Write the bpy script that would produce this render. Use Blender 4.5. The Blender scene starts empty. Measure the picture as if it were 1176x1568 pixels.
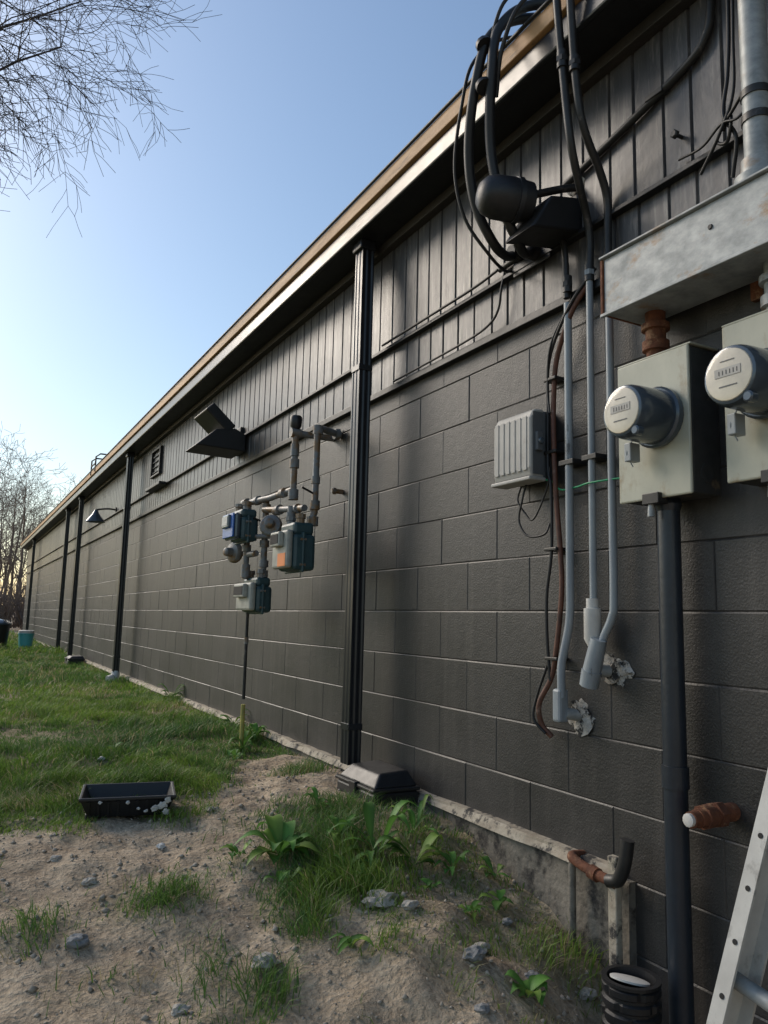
import bpy, math, random, bmesh
import numpy as np
from mathutils import Vector, Matrix, noise
random.seed(7); rng=np.random.default_rng(11)
scn=bpy.context.scene
# ------------------------------------------------------------------ helpers
def mk(name,verts,faces,mat=None,parent=None,smooth=False):
    me=bpy.data.meshes.new(name); me.from_pydata([tuple(v) for v in verts],[],faces); me.update()
    ob=bpy.data.objects.new(name,me); scn.collection.objects.link(ob)
    if mat: me.materials.append(mat)
    if smooth: me.polygons.foreach_set('use_smooth',[True]*len(me.polygons))
    if parent: ob.parent=parent
    return ob
def group(name):
    e=bpy.data.objects.new(name,None); e.empty_display_size=.1; scn.collection.objects.link(e); return e
def bev(ob,w=.004,s=2):
    m=ob.modifiers.new('bevel','BEVEL'); m.width=w; m.segments=s; m.limit_method='ANGLE'; m.angle_limit=math.radians(35)
    return ob
def box(name,o0,o1,y0,y1,z0,z1,mat,parent=None,b=.004):
    xa,xb=-o1,-o0
    v=[(xa,y0,z0),(xb,y0,z0),(xb,y1,z0),(xa,y1,z0),(xa,y0,z1),(xb,y0,z1),(xb,y1,z1),(xa,y1,z1)]
    f=[(0,3,2,1),(4,5,6,7),(0,1,5,4),(1,2,6,5),(2,3,7,6),(3,0,4,7)]
    ob=mk(name,v,f,mat,parent)
    if b: bev(ob,b)
    return ob
def bm_fix(ob):
    bm=bmesh.new(); bm.from_mesh(ob.data); bmesh.ops.recalc_face_normals(bm,faces=bm.faces); bm.to_mesh(ob.data); bm.free()
def prism(name,poly,axis_pts,mat,parent=None,b=.003):
    n=len(poly); o=Vector(axis_pts)
    v=[Vector(p) for p in poly]+[Vector(p)+o for p in poly]
    f=[tuple(range(n))[::-1],tuple(range(n,2*n))]+[(i,(i+1)%n,n+(i+1)%n,n+i) for i in range(n)]
    ob=mk(name,v,f,mat,parent)
    bm_fix(ob)
    if b: bev(ob,b)
    return ob
def cat(pts,k=8):
    P=[Vector(p) for p in pts]
    if len(P)<3: return P
    Q=[P[0]*2-P[1]]+P+[P[-1]*2-P[-2]]; out=[]
    for i in range(1,len(Q)-2):
        a,b,c,d=Q[i-1:i+3]
        for j in range(k):
            t=j/k
            out.append(.5*((2*b)+(c-a)*t+(2*a-5*b+4*c-d)*t*t+(3*b-a-3*c+d)*t**3))
    out.append(P[-1]); return out
def tube(name,pts,r,mat,parent=None,n=12,smoothpath=False,k=8):
    P=[Vector((-p[0],p[1],p[2])) for p in pts]
    rr=r if isinstance(r,(list,tuple)) else None
    if smoothpath: P=cat(P,k); rr=None if rr is None else list(np.interp(np.linspace(0,1,len(P)),np.linspace(0,1,len(rr)),rr))
    V=[];Fc=[]; up=None
    for i,p in enumerate(P):
        t=(P[min(i+1,len(P)-1)]-P[max(i-1,0)]).normalized()
        if up is None: up=t.orthogonal().normalized()
        up=(up-t*up.dot(t)).normalized(); s=t.cross(up)
        R=rr[i] if rr else r
        for j in range(n):
            a=2*math.pi*j/n; V.append(p+(up*math.cos(a)+s*math.sin(a))*R)
    m=len(P)
    for i in range(m-1):
        for j in range(n):
            Fc.append((i*n+j,i*n+(j+1)%n,(i+1)*n+(j+1)%n,(i+1)*n+j))
    Fc.append(tuple(range(n))[::-1]); Fc.append(tuple(range((m-1)*n,m*n)))
    ob=mk(name,V,Fc,mat,parent,True)
    e=ob.modifiers.new('es','EDGE_SPLIT'); e.split_angle=math.radians(50)
    return ob
def lathe(name,prof,origin,axis,mat,parent=None,n=28):
    A=Vector(axis).normalized(); O=Vector((-origin[0],origin[1],origin[2])); u=A.orthogonal().normalized(); w=A.cross(u)
    V=[];Fc=[]
    for d,r in prof:
        for j in range(n):
            a=2*math.pi*j/n; V.append(O+A*d+(u*math.cos(a)+w*math.sin(a))*max(r,1e-4))
    for i in range(len(prof)-1):
        for j in range(n): Fc.append((i*n+j,i*n+(j+1)%n,(i+1)*n+(j+1)%n,(i+1)*n+j))
    Fc.append(tuple(range(n))[::-1]); Fc.append(tuple(range((len(prof)-1)*n,len(prof)*n)))
    ob=mk(name,V,Fc,mat,parent,True); bm_fix(ob)
    e=ob.modifiers.new('es','EDGE_SPLIT'); e.split_angle=math.radians(35)
    return ob
TB=rng.random((256,256))
def vn(x,y,s=1.0,o=0):
    x=np.asarray(x,float)*s+o*17.3+500; y=np.asarray(y,float)*s+o*9.1+500
    xi=np.floor(x).astype(int); yi=np.floor(y).astype(int); fx=x-xi; fy=y-yi
    fx=fx*fx*(3-2*fx); fy=fy*fy*(3-2*fy)
    a=TB[xi%256,yi%256];b=TB[(xi+1)%256,yi%256];c=TB[xi%256,(yi+1)%256];d=TB[(xi+1)%256,(yi+1)%256]
    return (a*(1-fx)+b*fx)*(1-fy)+(c*(1-fx)+d*fx)*fy
def ss(a,b,x):
    t=np.clip((np.asarray(x,float)-a)/(b-a),0,1); return t*t*(3-2*t)
def ground_z(x,y):
    x=np.asarray(x,float); y=np.asarray(y,float)
    t=np.clip((3.3-y)/2,0,1.15)
    z=-.04-.35*t**1.5
    z=z-.05*ss(-.9,-2.2,x)*ss(6,3,y)
    z=z-.16*np.exp(-((x+.12)**2/.05+(y-1.55)**2/.12))
    z=z+.07*np.exp(-((x+.55)**2/.06+(y-2.05)**2/.16))
    z=z+.05*np.exp(-((x+.25)**2/.05+(y-2.6)**2/.12))
    z=z-.05*np.exp(-((x+.15)**2/.02+(y-3.25)**2/.06))
    near=ss(14,4,y)*ss(-8,-3,x)
    rd=1-np.abs(vn(x,y,7,41)*2-1)
    z=z+near*((vn(x,y,1.3,1)-.5)*.05+(vn(x,y,4,2)-.5)*.035+(vn(x,y,11,3)-.5)*.024+(vn(x,y,28,4)-.5)*.013+(rd-.5)*.018*ss(-.9,-.5,x))
    z=z+(1-near)*(vn(x,y,.4,5)-.5)*.1
    z=z+ss(-4,-14,x)*.5+ss(45,110,y)*3.5*vn(x,y,.02,6)
    return z
def grass_d(x,y):
    x=np.asarray(x,float); y=np.asarray(y,float)
    n=vn(x,y,2.2,7)*.6+vn(x,y,6,8)*.4
    far=ss(3.3,3.95,y+(n-.5)*1.5-.6*(x+.95))
    far=far*(1-.4*ss(.72,.85,vn(x,y,1.1,9)))
    cx=-1.0+(y-1.8)*.45
    band=np.exp(-((x-cx)/.28)**2)*ss(1.0,1.5,y)*ss(3.3,2.9,y)*ss(.30,.5,n)
    p2=np.exp(-((x+.22)**2/.035+(y-2.65)**2/.16))*ss(.3,.5,n)*.9
    p3=np.exp(-((x+1.25)**2/.018+(y-2.55)**2/.010))+np.exp(-((x+1.0)**2/.01+(y-3.25)**2/.006))*.7+np.exp(-((x+1.6)**2/.008+(y-2.5)**2/.006))*.7
    right=.5*ss(-.6,-.45,x)*ss(1.5,1.8,y)*ss(3.1,2.9,y)*ss(.38,.6,vn(x,y,7,31))
    sparse=.10*ss(.6,.75,n)
    return np.clip(np.maximum.reduce([far,band,p2,p3*0.8,right,sparse]),0,1)*ss(.02,-.08,x)
# ------------------------------------------------------------------ materials
def nodes(m):
    m.use_nodes=True; nt=m.node_tree; return nt,nt.nodes,nt.links,nt.nodes['Principled BSDF']
def mat(name,c1,c2=None,rough=.5,metal=0,scale=6,stretch=(1,1,1),bump=0,bscale=60,c3=None,c3scale=12,c3lo=.6,c3hi=.68,spec=.5,coat=0):
    m=bpy.data.materials.new(name); nt,N,L,B=nodes(m)
    B.inputs['Roughness'].default_value=rough; B.inputs['Metallic'].default_value=metal
    B.inputs['Specular IOR Level'].default_value=spec
    if coat: B.inputs['Coat Weight'].default_value=coat; B.inputs['Coat Roughness'].default_value=.05
    c2=c2 or tuple(c*.75 for c in c1)
    g=N.new('ShaderNodeNewGeometry'); mp=N.new('ShaderNodeMapping'); mp.inputs['Scale'].default_value=stretch
    L.new(g.outputs['Position'],mp.inputs['Vector'])
    n=N.new('ShaderNodeTexNoise'); n.inputs['Scale'].default_value=scale; n.inputs['Detail'].default_value=6; n.inputs['Roughness'].default_value=.65
    L.new(mp.outputs[0],n.inputs['Vector'])
    r=N.new('ShaderNodeMapRange'); r.inputs[1].default_value=.3; r.inputs[2].default_value=.7; L.new(n.outputs[0],r.inputs[0])
    mx=N.new('ShaderNodeMix'); mx.data_type='RGBA'; mx.inputs[6].default_value=(*c1,1); mx.inputs[7].default_value=(*c2,1)
    L.new(r.outputs[0],mx.inputs[0]); out=mx.outputs[2]
    if c3:
        n3=N.new('ShaderNodeTexNoise'); n3.inputs['Scale'].default_value=c3scale; n3.inputs['Detail'].default_value=8; n3.inputs['Roughness'].default_value=.7
        L.new(mp.outputs[0],n3.inputs['Vector'])
        r3=N.new('ShaderNodeMapRange'); r3.inputs[1].default_value=c3lo; r3.inputs[2].default_value=c3hi; L.new(n3.outputs[0],r3.inputs[0])
        m3=N.new('ShaderNodeMix'); m3.data_type='RGBA'; m3.inputs[7].default_value=(*c3,1)
        L.new(out,m3.inputs[6]); L.new(r3.outputs[0],m3.inputs[0]); out=m3.outputs[2]
    L.new(out,B.inputs['Base Color'])
    rr=N.new('ShaderNodeMapRange'); rr.inputs[3].default_value=max(rough-.1,0.03); rr.inputs[4].default_value=min(rough+.12,1); L.new(n.outputs[0],rr.inputs[0]); L.new(rr.outputs[0],B.inputs['Roughness'])
    if bump:
        nb=N.new('ShaderNodeTexNoise'); nb.inputs['Scale'].default_value=bscale; nb.inputs['Detail'].default_value=5; L.new(g.outputs['Position'],nb.inputs['Vector'])
        bp=N.new('ShaderNodeBump'); bp.inputs['Strength'].default_value=1; bp.inputs['Distance'].default_value=bump; L.new(nb.outputs[0],bp.inputs['Height']); L.new(bp.outputs[0],B.inputs['Normal'])
    return m
M_side=mat('siding_paint',(.082,.080,.082),(.038,.038,.040),.36,scale=5,stretch=(1,7,.8),bump=.0010,bscale=25,c3=(.19,.18,.17),c3scale=7,c3lo=.53,c3hi=.72)
M_trim=mat('dark_trim',(.014,.014,.015),(.009,.009,.010),.45,scale=8,bump=.001,bscale=40)
M_brown=mat('eave_board',(.045,.037,.031),(.02,.018,.016),.6,scale=4,stretch=(1,.6,6),bump=.002)
M_orange=mat('sunlit_roof_edge_wood',(.58,.34,.15),(.38,.22,.10),.6,scale=5,stretch=(1,.5,4),bump=.001,c3=(.10,.07,.05),c3scale=8,c3lo=.58,c3hi=.68)  # wood board; warm sunlight is put into its orange colour
M_roof=mat('roof_felt',(.08,.075,.07),(.05,.05,.05),.9,scale=3)
M_found=mat('foundation_concrete',(.25,.225,.185),(.12,.106,.085),.9,scale=7,bump=.008,bscale=35,c3=(.035,.032,.03),c3scale=7,c3lo=.52,c3hi=.62)
M_ledge=mat('ledge_paint',(.46,.41,.32),(.28,.23,.17),.8,scale=14,bump=.003,bscale=60,c3=(.04,.037,.034),c3scale=16,c3lo=.52,c3hi=.6)
M_dsp=mat('downspout_paint',(.022,.024,.028),(.013,.014,.017),.30,scale=7)
M_pvc=mat('painted_pipe',(.022,.030,.042),(.015,.020,.028),.33,scale=9,bump=.0008,bscale=50,c3=(.08,.075,.07),c3scale=9,c3lo=.64,c3hi=.74)
M_blk=mat('black_rubber',(.008,.008,.009),(.012,.012,.013),.5,scale=12)
M_blkp=mat('black_plastic',(.010,.0105,.012),(.016,.016,.017),.45,scale=20,bump=.0006,bscale=120,c3=(.045,.04,.035),c3scale=14,c3lo=.62,c3hi=.8)
M_drkmet=mat('dark_conduit',(.04,.039,.038),(.022,.022,.022),.45,scale=14,metal=.3,c3=(.11,.10,.095),c3scale=20,c3lo=.6,c3hi=.7)
M_whc=mat('grey_conduit',(.32,.36,.38),(.20,.225,.25),.42,scale=12,stretch=(1,1,.3),c3=(.05,.05,.05),c3scale=9,c3lo=.62,c3hi=.68)
M_galv=mat('galvanized_steel',(.38,.40,.40),(.19,.21,.215),.5,metal=.15,scale=16,stretch=(1,1,1.6),c3=(.24,.14,.06),c3scale=5,c3lo=.55,c3hi=.68,bump=.0008,bscale=30)
M_rust=mat('rust',(.19,.065,.028),(.07,.028,.016),.85,scale=25,bump=.003,bscale=80,c3=(.30,.17,.09),c3scale=20,c3lo=.55,c3hi=.66)
M_mbox=mat('meter_box_enamel',(.46,.46,.37),(.34,.345,.28),.42,scale=6,stretch=(1,1,.6),c3=(.24,.17,.08),c3scale=8,c3lo=.55,c3hi=.72)
M_mboxd=mat('meter_box_shaded',(.055,.058,.058),(.03,.033,.033),.5,scale=12,c3=(.15,.12,.08),c3scale=12)  # darkened for the box sides, their shade painted into the colour
M_mring=mat('meter_ring',(.09,.115,.14),(.05,.066,.085),.22,metal=.2,scale=6,coat=.4)
M_dial=mat('meter_dial',(.58,.52,.40),(.42,.375,.29),.4,scale=14,coat=1)
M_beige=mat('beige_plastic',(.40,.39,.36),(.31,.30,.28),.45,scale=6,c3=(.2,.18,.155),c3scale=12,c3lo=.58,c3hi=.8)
M_beiged=mat('beige_plastic_shaded',(.10,.11,.12),(.07,.077,.083),.5,scale=6)  # dark copy of the beige plastic, side-face shade painted in
M_teal=mat('gas_meter_casting',(.04,.085,.092),(.022,.05,.058),.4,scale=12,bump=.001)
M_gpale=mat('gas_meter_face',(.42,.42,.36),(.26,.26,.23),.5,scale=14)
M_gpipe=mat('gas_pipe_paint',(.22,.23,.235),(.11,.115,.115),.42,scale=14,c3=(.20,.12,.055),c3scale=11,c3lo=.48,c3hi=.58,bump=.001)
M_stick=mat('orange_sticker',(.8,.22,.04),(.7,.2,.04),.5)
M_blue=mat('blue_display',(.05,.16,.50),(.04,.12,.40),.3)
M_white=mat('white_paint',(.62,.61,.58),(.45,.44,.41),.5,scale=10)
M_ladder=mat('ladder_fiberglass',(.58,.57,.53),(.42,.41,.38),.45,scale=10,c3=(.2,.185,.165),c3scale=14,c3lo=.56,c3hi=.72)
M_hole=mat('hole_dark',(.01,.01,.01),(.015,.015,.015),.8)
M_plast=mat('broken_mortar',(.48,.46,.42),(.3,.285,.26),.95,scale=30,bump=.008,bscale=50,c3=(.025,.025,.025),c3scale=25,c3lo=.5,c3hi=.56)
M_redcab=mat('old_cable',(.15,.055,.03),(.06,.03,.02),.6,scale=20,c3=(.26,.19,.15),c3scale=14,c3lo=.6,c3hi=.7)
M_green=mat('green_wire',(.02,.32,.14),(.02,.25,.11),.4)
M_teals=mat('turquoise_plastic',(.10,.46,.48),(.08,.38,.40),.4)
M_yel=mat('yellow_paint',(.45,.38,.08),(.25,.22,.08),.6,scale=20)
M_rock=mat('rock',(.48,.44,.37),(.32,.29,.25),.9,scale=12,bump=.006,bscale=30)
M_rockd=mat('grey_rock',(.28,.275,.265),(.18,.18,.175),.85,scale=12,bump=.004,bscale=30)
M_grav=mat('gravel',(.45,.39,.31),(.28,.24,.19),.95,scale=30,c3=(.54,.49,.42),c3scale=14)
M_bark=mat('bark',(.075,.056,.048),(.04,.033,.03),.9,scale=8)
M_bark2=mat('distant_bark',(.2,.145,.11),(.13,.095,.075),.95,scale=3)
def block_mat():
    m=bpy.data.materials.new('painted_block'); nt,N,L,B=nodes(m)
    g=N.new('ShaderNodeNewGeometry'); at=N.new('ShaderNodeAttribute'); at.attribute_name='var'
    n=N.new('ShaderNodeTexNoise'); n.inputs['Scale'].default_value=1.9; n.inputs['Detail'].default_value=10; n.inputs['Roughness'].default_value=.72; L.new(g.outputs['Position'],n.inputs['Vector'])
    a=N.new('ShaderNodeMath'); a.operation='MULTIPLY_ADD'; L.new(at.outputs['Fac'],a.inputs[0]); a.inputs[1].default_value=.12; L.new(n.outputs[0],a.inputs[2])
    r=N.new('ShaderNodeMapRange'); r.inputs[1].default_value=.38; r.inputs[2].default_value=.72; L.new(a.outputs[0],r.inputs[0])
    mx=N.new('ShaderNodeMix'); mx.data_type='RGBA'; mx.inputs[6].default_value=(.018,.0178,.018,1); mx.inputs[7].default_value=(.045,.042,.040,1); L.new(r.outputs[0],mx.inputs[0])
    mp=N.new('ShaderNodeMapping'); mp.inputs['Scale'].default_value=(1,9,.7); L.new(g.outputs['Position'],mp.inputs[0])
    ns=N.new('ShaderNodeTexNoise'); ns.inputs['Scale'].default_value=1.6; ns.inputs['Detail'].default_value=6; L.new(mp.outputs[0],ns.inputs['Vector'])
    rs_=N.new('ShaderNodeMapRange'); rs_.inputs[1].default_value=.52; rs_.inputs[2].default_value=.75; rs_.inputs[4].default_value=.55; L.new(ns.outputs[0],rs_.inputs[0])
    ms=N.new('ShaderNodeMix'); ms.data_type='RGBA'; ms.inputs[7].default_value=(.075,.069,.063,1); L.new(mx.outputs[2],ms.inputs[6]); L.new(rs_.outputs[0],ms.inputs[0])
    n2=N.new('ShaderNodeTexNoise'); n2.inputs['Scale'].default_value=75; n2.inputs['Detail'].default_value=4; L.new(g.outputs['Position'],n2.inputs['Vector'])
    r2=N.new('ShaderNodeMapRange'); r2.inputs[1].default_value=.62; r2.inputs[2].default_value=.78; r2.inputs[4].default_value=.4; L.new(n2.outputs[0],r2.inputs[0])
    m2=N.new('ShaderNodeMix'); m2.data_type='RGBA'; m2.inputs[7].default_value=(.12,.112,.104,1); L.new(ms.outputs[2],m2.inputs[6]); L.new(r2.outputs[0],m2.inputs[0])
    sp=N.new('ShaderNodeSeparateXYZ'); L.new(g.outputs['Position'],sp.inputs[0])
    r3=N.new('ShaderNodeMapRange'); r3.inputs[1].default_value=.35; r3.inputs[2].default_value=-.05; r3.inputs[4].default_value=.25; L.new(sp.outputs[2],r3.inputs[0])
    mm=N.new('ShaderNodeMath'); mm.operation='MULTIPLY'; L.new(r3.outputs[0],mm.inputs[0]); L.new(n.outputs[0],mm.inputs[1])
    m4=N.new('ShaderNodeMix'); m4.data_type='RGBA'; m4.inputs[7].default_value=(.12,.105,.09,1); L.new(m2.outputs[2],m4.inputs[6]); L.new(mm.outputs[0],m4.inputs[0])
    L.new(m4.outputs[2],B.inputs['Base Color'])
    rr=N.new('ShaderNodeMapRange'); rr.inputs[3].default_value=.34; rr.inputs[4].default_value=.60; L.new(n.outputs[0],rr.inputs[0]); L.new(rr.outputs[0],B.inputs['Roughness'])
    b1=N.new('ShaderNodeTexNoise'); b1.inputs['Scale'].default_value=150; b1.inputs['Detail'].default_value=3; L.new(g.outputs['Position'],b1.inputs['Vector'])
    b2=N.new('ShaderNodeTexNoise'); b2.inputs['Scale'].default_value=24; b2.inputs['Detail'].default_value=4; L.new(g.outputs['Position'],b2.inputs['Vector'])
    ad=N.new('ShaderNodeMath'); ad.operation='MULTIPLY_ADD'; L.new(b2.outputs[0],ad.inputs[0]); ad.inputs[1].default_value=.8; L.new(b1.outputs[0],ad.inputs[2])
    bp=N.new('ShaderNodeBump'); bp.inputs['Distance'].default_value=.0014; L.new(ad.outputs[0],bp.inputs['Height']); L.new(bp.outputs[0],B.inputs['Normal'])
    return m
M_block=block_mat()
def leafmat(name,trans=.35):
    m=bpy.data.materials.new(name); nt,N,L,B=nodes(m)
    at=N.new('ShaderNodeAttribute'); at.attribute_name='col'; L.new(at.outputs['Color'],B.inputs['Base Color']); B.inputs['Roughness'].default_value=.55; B.inputs['Specular IOR Level'].default_value=.3
    tr=N.new('ShaderNodeBsdfTranslucent'); L.new(at.outputs['Color'],tr.inputs[0]); mx=N.new('ShaderNodeMixShader'); mx.inputs[0].default_value=trans
    L.new(B.outputs[0],mx.inputs[1]); L.new(tr.outputs[0],mx.inputs[2]); L.new(mx.outputs[0],N['Material Output'].inputs[0]); return m
M_grass=leafmat('grass_blades',.4); M_leaf=leafmat('weed_leaves',.3)
def ground_mat():
    m=bpy.data.materials.new('ground_soil'); nt,N,L,B=nodes(m); g=N.new('ShaderNodeNewGeometry'); at=N.new('ShaderNodeAttribute'); at.attribute_name='gm'
    n=N.new('ShaderNodeTexNoise'); n.inputs['Scale'].default_value=5; n.inputs['Detail'].default_value=9; n.inputs['Roughness'].default_value=.7; L.new(g.outputs['Position'],n.inputs['Vector'])
    cr=N.new('ShaderNodeValToRGB'); e=cr.color_ramp.elements; e[0].position=.3; e[0].color=(.27,.20,.135,1); e[1].position=.7; e[1].color=(.60,.49,.355,1); k=e.new(.5); k.color=(.47,.37,.26,1); L.new(n.outputs[0],cr.inputs[0])
    n2=N.new('ShaderNodeTexNoise'); n2.inputs['Scale'].default_value=60; n2.inputs['Detail'].default_value=5; L.new(g.outputs['Position'],n2.inputs['Vector'])
    mu=N.new('ShaderNodeMix'); mu.data_type='RGBA'; mu.blend_type='OVERLAY'; mu.inputs[0].default_value=.6; L.new(cr.outputs[0],mu.inputs[6]); L.new(n2.outputs[0],mu.inputs[7])
    mx=N.new('ShaderNodeMix'); mx.data_type='RGBA'; mx.inputs[7].default_value=(.10,.115,.038,1); L.new(mu.outputs[2],mx.inputs[6])
    am=N.new('ShaderNodeMath'); am.operation='MULTIPLY'; am.inputs[1].default_value=.75; L.new(at.outputs['Fac'],am.inputs[0]); L.new(am.outputs[0],mx.inputs[0])
    L.new(mx.outputs[2],B.inputs['Base Color']); B.inputs['Roughness'].default_value=.95; B.inputs['Specular IOR Level'].default_value=.2
    ad=N.new('ShaderNodeMath'); ad.operation='MULTIPLY_ADD'; L.new(n.outputs[0],ad.inputs[0]); ad.inputs[1].default_value=3; L.new(n2.outputs[0],ad.inputs[2])
    bp=N.new('ShaderNodeBump'); bp.inputs['Distance'].default_value=.015; L.new(ad.outputs[0],bp.inputs['Height']); L.new(bp.outputs[0],B.inputs['Normal']); return m
M_ground=ground_mat()
# ------------------------------------------------------------------ building
YN,YF=-4.0,27.0
bld=group('concrete_block_building')
V=[];Fc=[];var=[]
row0=.79-.203*7
r=0
while True:
    z0=row0+.203*r; z1=min(z0+.203,1.915)
    if z0>1.9: break
    y=YN-(.203 if r%2 else 0)
    while y<YF:
        ya=max(y,YN); yb=min(y+.406,YF); j=random.uniform(-.0014,.0014); j2=random.uniform(-.0014,.0014); b=len(V)
        V+=[(.002,ya,z0),(.002,yb,z0),(.002,yb,z1),(.002,ya,z1)]
        iy=.0035+random.uniform(-.001,.001); iz=.0048+random.uniform(-.001,.001)
        V+=[(-.001+j,ya+iy,z0+iz),(-.001+j2,yb-iy,z0+iz),(-.001+j2,yb-iy,z1-iz),(-.001+j,ya+iy,z1-iz)]
        Fc+=[(b+4,b+7,b+6,b+5),(b,b+4,b+5,b+1),(b+1,b+5,b+6,b+2),(b+2,b+6,b+7,b+3),(b+3,b+7,b+4,b)]
        var+=[random.random()]*8; y+=.406
    r+=1
wall=mk('block_wall',V,Fc,M_block,bld)
bm_fix(wall)
if wall.data.polygons[0].normal.x>0: wall.data.flip_normals()
a=wall.data.attributes.new('var','FLOAT','POINT'); a.data.foreach_set('value',var)
def corrug(name,z0,z1,off,gd,mtl):
    prof=[]; y=YN
    rs=random.Random(5)
    while y<YF:
        w=.118+rs.uniform(-.014,.014)
        prof+=[(y,off),(y+w-.013,off-rs.uniform(0,.002)),(y+w-.009,off-gd),(y+w-.004,off-gd)]; y+=w
    V=[];Fc=[]
    for (yy,o) in prof: V+=[(-o,yy,z0),(-o,yy,z1)]
    for i in range(len(prof)-1): Fc.append((2*i,2*i+1,2*i+3,2*i+2))
    return mk(name,V,Fc,mtl,bld)
corrug('siding_upper',2.135,2.70,.034,.009,M_side)
corrug('siding_lower',1.925,2.13,.018,.008,M_side)
box('siding_ledge',.0,.048,YN,YF,2.118,2.134,M_trim,bld,.002)
box('siding_base_trim',.0,.036,YN,YF,1.893,1.925,M_trim,bld,.003)
box('frieze_board',.0,.075,YN,YF,2.655,2.70,M_brown,bld,.003)
box('soffit',-.02,.215,YN,YF,2.70,2.72,M_trim,bld,0)
box('fascia_gutter',.215,.240,YN-.1,YF+.1,2.695,2.785,M_dsp,bld,.008)
box('roof_edge_board',.20,.258,YN-.1,YF+.1,2.788,2.862,M_orange,bld,.004)
tube('drip_edge',[(.262,YN-.1,2.868),(.262,YF+.1,2.868)],.008,M_drkmet,bld,8)
mk('roof',[(-.2,YN-.1,2.866),(-.2,YF+.1,2.866),(9.2,YF+.1,3.05),(9.2,YN-.1,3.05),(-.2,YN-.1,2.73),(-.2,YF+.1,2.73),(9.2,YF+.1,2.73),(9.2,YN-.1,2.73)],[(0,3,2,1),(4,5,6,7),(0,1,5,4),(2,3,7,6),(1,2,6,5),(3,0,4,7)],M_roof,bld)
mk('rear_walls',[(.005,YF,-.8),(9,YF,-.8),(9,YF,2.73),(.005,YF,2.73),(.005,YN,-.8),(9,YN,-.8),(9,YN,2.73),(.005,YN,2.73)],[(0,3,2,1),(4,5,6,7),(1,2,6,5)],M_block,bld)
def strip(name,y0,y1,ztop,zbot,off,mtl,jit,step=.04):
    V=[];Fc=[];ys=np.arange(y0,y1,step)
    for i,y in enumerate(ys):
        j=(vn(y,0,6,3)-.5)*jit; k=(vn(y,0,9,5)-.5)*jit*.8
        V+=[(.02,y,ztop+k*.3),(-off-j*.3+.004,y,ztop+k),(-off-j,y,ztop-.01+k),(-off-.012-j,y,zbot)]
    for i in range(len(ys)-1):
        b=4*i
        for q in range(3): Fc.append((b+q,b+q+1,b+4+q+1,b+4+q))
    n=len(V)
    Fc.append((0,1,2,3)); Fc.append((n-4,n-3,n-2,n-1))
    ob=mk(name,V,Fc,mtl,bld); bm_fix(ob); return ob
strip('foundation',1.8,YF,-.02,-.9,.03,M_found,.02)
strip('foundation_ledge',1.86,YF,.012,-.02,.040,M_ledge,.022,.025)
wf=group('wall_vent')
for (y0,y1,z0,z1) in [(8.5,8.95,2.27,2.29),(8.5,8.95,2.56,2.58),(8.5,8.53,2.29,2.56),(8.92,8.95,2.29,2.56)]:
    box('frame',.03,.065,y0,y1,z0,z1,M_trim,wf,.003)
for i in range(4): box('louver',.035,.05,8.53,8.92,2.32+i*.06,2.325+i*.06,M_side,wf,0)
box('drip_hood',.03,.12,8.2,8.9,2.105,2.135,M_trim,wf,.004)
# ------------------------------------------------------------------ downspouts
def downspout(y,zb,k=1):
    g=group('downspout'); w=.041; off=.15
    sec=[]
    for sx,sy,ex,ey in [(-1,-1,1,-1),(1,-1,1,1),(1,1,-1,1),(-1,1,-1,-1)]:
        for i in range(9):
            t=i/9; x=sx+(ex-sx)*t; yy=sy+(ey-sy)*t
            dn=.10*(1 if i in(2,3,6,7) else 0)
            nx,ny=(0,sy) if sy==ey else (sx,0)
            sec.append((x-nx*dn,yy-ny*dn))
    m=len(sec); V=[];Fc=[]
    zs=[zb,zb+.05,.9,1.8,2.70]
    for z in zs:
        for x,yy in sec: V.append((-off+x*.034,y+yy*w,z))
    for i in range(len(zs)-1):
        for j in range(m): Fc.append((i*m+j,i*m+(j+1)%m,(i+1)*m+(j+1)%m,(i+1)*m+j))
    Fc.append(tuple(range(m))); Fc.append(tuple(range((len(zs)-1)*m,len(zs)*m)))
    o=mk('pipe',V,Fc,M_dsp,g); bm_fix(o)
    box('outlet',.11,.20,y-.05,y+.05,2.65,2.70,M_dsp,g,.006)
    for z in (.22,2.0):
        box('joint_band',.112,.188,y-.044,y+.044,z,z+.03,M_dsp,g,.002)
    return g
for y,zb in [(3.45,.06),(9.75,.03),(14.0,-.02),(15.8,-.02),(23.2,-.02)]: downspout(y,zb)
tube('white_drain_elbow',[(.15,9.75,.05),(.16,9.72,.0),(.24,9.68,-.03)],.05,M_white,None,12,True)
# ------------------------------------------------------------------ bait station
def bait(y0,y1,o0,o1,z0,z1):
    g=group('bait_station'); zm=z0+(z1-z0)*.62
    prism('base',[(-o0,y0,z0),(-o1-.01,y0,z0),(-o1,y0,zm-.004),(-o0,y0,zm-.004)],(0,y1-y0,0),M_blkp,g,.01)
    box('lid_rim',o0-.004,o1+.008,y0-.008,y1+.008,zm-.002,zm+.014,M_blkp,g,.005)
    V=[(-o0-.0,y0+.005,zm+.013),(-o1+.004,y0+.005,zm+.013),(-o1+.004,y1-.005,zm+.013),(-o0,y1-.005,zm+.013),(-o0-.03,y0+.045,z1),(-o1+.05,y0+.045,z1-.008),(-o1+.05,y1-.045,z1-.008),(-o0-.03,y1-.045,z1)]
    o=mk('lid',V,[(0,3,2,1),(4,5,6,7),(0,1,5,4),(1,2,6,5),(2,3,7,6),(3,0,4,7)],M_blkp,g); bm_fix(o); bev(o,.01,3)
    box('lock_tab',o1-.03,o1+.016,(y0+y1)/2-.03,(y0+y1)/2+.03,zm-.03,zm+.02,M_blkp,g,.004)
bait(2.98,3.34,.05,.27,-.10,.10)
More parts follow.
